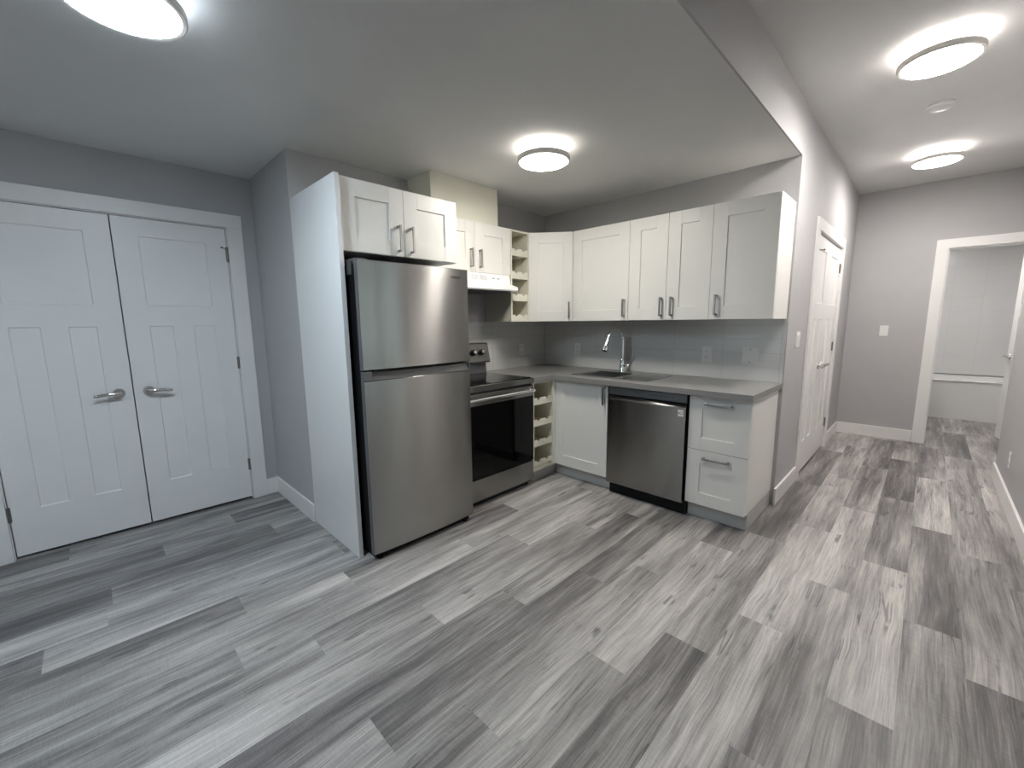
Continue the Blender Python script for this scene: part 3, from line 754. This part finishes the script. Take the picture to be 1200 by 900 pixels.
bm = B(); tube(bm, [(fx0+.015,fy0,zt+.062),(fx0+.045,fy0,zt+.062),(fx0+.065,fy0,zt+.066)], [.016,.018,.012], 16)
tube(bm, [(fx0+.05,fy0,zt+.062),(fx0+.085,fy0-.004,zt+.085),(fx0+.115,fy0-.006,zt+.125),(fx0+.125,fy0-.006,zt+.15)], [.011,.0085,.0075,.006], 12)
obj('lever', bm, M['chrome'], t, smooth=True)

# ------------------------------------------------------------------ stove
t = root('stove', 'stainless electric range with black glass oven door', 'stove', (.35,-1.31,0))
SY0, SY1 = -1.683, -.925
onebox('body', (.03,.635,SY0,SY1,.03,.868), M['dark'], t)
bm = B(); box(bm, .635,.658,SY0+.002,SY1-.002,.052,.214,.003)
obj('drawer', bm, M['steel'], t, 'stainless storage drawer front')
bm = B(); box(bm, .05,.61,SY0+.02,SY1-.02,0,.03); obj('foot', bm, M['black'], t, 'black plinth')
bm = B(); box(bm, .635,.660,SY0+.002,SY1-.002,.222,.768,.003)
dd = obj('oven_door', bm, M['glass_black'], t, 'black glass oven door')
bm = B(); box(bm, .635,.662,SY0+.002,SY1-.002,.768,.852,.003)
obj('door_rail', bm, M['steel'], dd, 'stainless top rail of the oven door')
bm = B(); hz = .818
tube(bm, [(.705,SY0+.035+i*(SY1-SY0-.07)/14,hz) for i in range(15)], .0115, 14)
for yy in (SY0+.045,SY1-.045): tube(bm, [(.660,yy,hz),(.705,yy,hz)], .010, 12)
obj('handle', bm, M['chrome'], dd, 'round polished bar handle', smooth=True)
bm = B(); box(bm, .03,.664,SY0,SY1,.870,.912,.003)
obj('cooktop_frame', bm, M['steel'], t, 'stainless cooktop frame')
bm = B(); box(bm, .075,.640,SY0+.012,SY1-.012,.9121,.9165,.001)
ct = obj('cooktop', bm, M['cooktop'], t, 'black ceramic cooktop')
for cx, cy, rr in ((.20,-1.49,.09),(.20,-1.12,.075),(.47,-1.49,.08),(.47,-1.12,.105)):
    bm = B(); lathe(bm, [(rr,0),(rr+.003,0),(rr+.003,.0004),(rr,.0004)], 40, Matrix.Translation((cx,cy,.9165)))
    obj('burner_mark', bm, M['ringmark'], ct)
bm = B(); prism(bm, [(.012,.912),(.105,.912),(.092,1.005),(.012,1.005)], 'y', SY0+.01, SY1-.012)
obj('backguard_neck', bm, M['gasket'], t, 'grey lower backguard')
bm = B(); prism(bm, [(.012,1.005),(.142,1.010),(.145,1.022),(.112,1.172),(.098,1.182),(.012,1.182)], 'y', SY0+.002, SY1-.004)
bg = obj('backguard', bm, M['steel'], t, 'stainless control backguard')
nv = Vector((.9767,0,.2147)); 
for yy in (-1.60,-1.505,-1.112,-1.019):
    c = Vector((.1275,yy,1.101))
    ml = Matrix.Translation(c) @ nv.to_track_quat('Z','Y').to_matrix().to_4x4()
    bm = B(); lathe(bm, [(0,0),(.026,0),(.026,.006),(.022,.010),(.021,.028),(.018,.031),(0,.031)], 24, ml)
    kb = obj('knob', bm, M['black'], bg, 'black control knob', smooth=True)
    bm = B(); lathe(bm, [(0,.031),(.016,.031),(.015,.034),(0,.0345)], 24, ml); obj('knob_cap', bm, M['chrome'], kb, smooth=True)
bm = B(); box(bm, -.09,.09,-.0015,.004,-.03,.03, mtx=frame(.129,-1.31,1.10,FX) @ Matrix.Rotation(R(-12.4),4,'X'))
obj('display', bm, M['glass_black'], bg, 'black clock display')

# ------------------------------------------------------------------ outlets and switches
def plate(name, label, cat, mtx, kind, wd=.072, ht=.118, group=None):
    loc = mtx.translation
    t = root(name, label, cat, loc, group)
    bm = B(); box(bm, -wd/2,wd/2,-.006,-.0003,-ht/2,ht/2,.002, mtx=mtx); obj('cover_plate', bm, M['plate'], t)
    if kind == 'duplex':
        for s in (-1,1):
            bm = B(); box(bm, -.017,.017,-.0085,-.005,s*.025-.015,s*.025+.015,.003, mtx=mtx); so = obj('socket', bm, M['plate'], t)
            bm = B()
            for a in ((-.008,-.006,.0,.010),(.006,.008,.0,.010),(-.002,.002,-.009,-.004)): box(bm, a[0],a[1],-.0088,-.0083,s*.025+a[2],s*.025+a[3], mtx=mtx)
            obj('slots', bm, M['slot'], so)
    elif kind == 'rocker':
        for cx in ([0] if wd < .1 else [-.023,.023]):
            bm = B(); box(bm, cx-.0165,cx+.0165,-.010,-.005,-.033,.033,.002, mtx=mtx @ Matrix.Rotation(R(2.5),4,'X')); obj('rocker', bm, M['plate'], t)
    elif kind == 'blank':
        for s in (-1,1):
            bm = B(); lathe(bm, [(0,0),(.004,0),(.0035,.0012),(0,.0014)], 12, mtx @ Matrix.Translation((0,-.006,s*.047)) @ Matrix.Rotation(R(90),4,'X'))
            obj('screw', bm, M['slot'], t)
    elif kind == 'toggle':
        bm = B(); box(bm, -.012,.012,-.0085,-.005,-.026,.026,.002, mtx=mtx); box(bm, -.006,.006,-.016,-.008,-.004,.012,.002, mtx=mtx); obj('toggle', bm, M['plate'], t)
plate('wall_outlet', 'white duplex outlet on the backsplash left of the faucet', 'outlet', frame(.433,-.008,1.088,0), 'duplex')
plate('wall_outlet', 'white duplex outlet on the backsplash below the narrow-door wall cabinet', 'outlet', frame(1.676,-.008,1.094,0), 'duplex')
plate('cover_plate', 'wide plain white plate with two screws on the backsplash near the hall corner', 'wall plate', frame(1.987,-.008,1.097,0), 'blank', wd=.105)
plate('wall_outlet', 'white outlet plate on the backsplash between stove and corner', 'outlet', frame(.008,-.385,1.083,FX), 'duplex')
plate('light_switch', 'white light switch on the far grey wall left of the bathroom door', 'light switch', frame(2.550,D,1.222,0), 'rocker', wd=.075)
plate('light_switch', 'wide white double switch on the hall wall beside the closet door', 'light switch', frame(L,.33,1.208,FX), 'rocker', wd=.118)
plate('wall_outlet', 'white outlet low on the right-hand hall wall above the baseboard', 'outlet', frame(XR,1.20,.325,-90), 'duplex')
# door stop on the hall baseboard
t = root('door_stop', 'white spring door stop on the baseboard near the far hall corner', 'door stop', (L+BT,2.30,.09))
bm = B(); lathe(bm, [(0,0),(.012,0),(.010,.006),(0,.006)], 16, Matrix.Translation((L+BT,2.30,.09)) @ Matrix.Rotation(R(90),4,'Y')); obj('base', bm, M['plate'], t)
bm = B(); tube(bm, [(L+BT+.006+.0012*i, 2.30+.0035*math.cos(i*1.26), .09+.0035*math.sin(i*1.26)) for i in range(56)], .0013, 6); obj('spring', bm, M['plate'], t)
bm = B(); lathe(bm, [(0,0),(.006,0),(.006,.010),(0,.011)], 14, Matrix.Translation((L+BT+.07,2.30,.09)) @ Matrix.Rotation(R(90),4,'Y')); obj('tip', bm, M['plate'], t)

# ------------------------------------------------------------------ ceiling lights
def ceiling_light(label, x, y, z, col, e=1.0):
    t = root('ceiling_light', label, 'ceiling light', (x,y,z), 'round flush ceiling lights')
    mx = Matrix.Translation((x,y,z))
    k = (col, e)
    bm = B(); lathe(bm, [(.126,-.058),(.130,-.052),(.131,-.002),(.128,-.0005),(0,-.0005)], 56, mx)
    obj('drum', bm, emis('lit white lamp drum', col, LAMP_E*.075*e), t, 'glowing white upper drum', smooth=True)
    bm = B(); lathe(bm, [(.150,-.090),(.161,-.090),(.1655,-.086),(.1645,-.064),(.160,-.060),(.128,-.058),(.128,-.062),(.150,-.066),(.150,-.086)], 56, mx)
    obj('ring', bm, M['ringnickel'], t, 'brushed nickel ring', smooth=True)
    bm = B(); lathe(bm, [(0,-.100),(.06,-.0995),(.11,-.097),(.14,-.0925),(.1495,-.087),(.1495,-.066)], 56, mx)
    obj('diffuser', bm, emis('lit white lamp diffuser', col, LAMP_E*e), t, 'glowing white diffuser', smooth=True)
ceiling_light('lit round ceiling light over the kitchen, in front of the cabinets', 1.105, -1.325, ZL, LAMP_WARM, .60)
ceiling_light('lit round ceiling light at the top left, cut by the frame, near the closet doors', 1.035, -3.256, ZL, LAMP_COOL, .8)
ceiling_light('lit round ceiling light nearest in the hall, before the smoke alarm', 2.818, -.215, ZH, LAMP_HALL, .9)
ceiling_light('lit round ceiling light farthest in the hall, beyond the smoke alarm', 2.821, 1.745, ZH, LAMP_HALL, .9)
ceiling_light('lit round ceiling light inside the bathroom', 2.95, 4.05, 2.45, LAMP_BATH, .75)
ceiling_light('added unseen round ceiling light behind the camera, lifting the ambient light', 1.07, -5.15, ZL, LAMP_COOL, .8)  # extra lamp out of view, added to brighten the room
t = root('smoke_alarm', 'small round white smoke alarm on the hall ceiling between two lights', 'smoke alarm', (2.825,.65,ZH))
bm = B(); lathe(bm, [(0,-.036),(.04,-.036),(.052,-.030),(.055,-.018),(.065,-.014),(.066,-.0008),(0,-.0008)], 40, Matrix.Translation((2.825,.65,ZH)))
obj('body', bm, M['plate'], t, smooth=True)
bm = B(); lathe(bm, [(0,-.0385),(.010,-.038),(.012,-.036),(.012,-.034)], 20, Matrix.Translation((2.84,.64,ZH))); obj('test_button', bm, M['plate'], t)
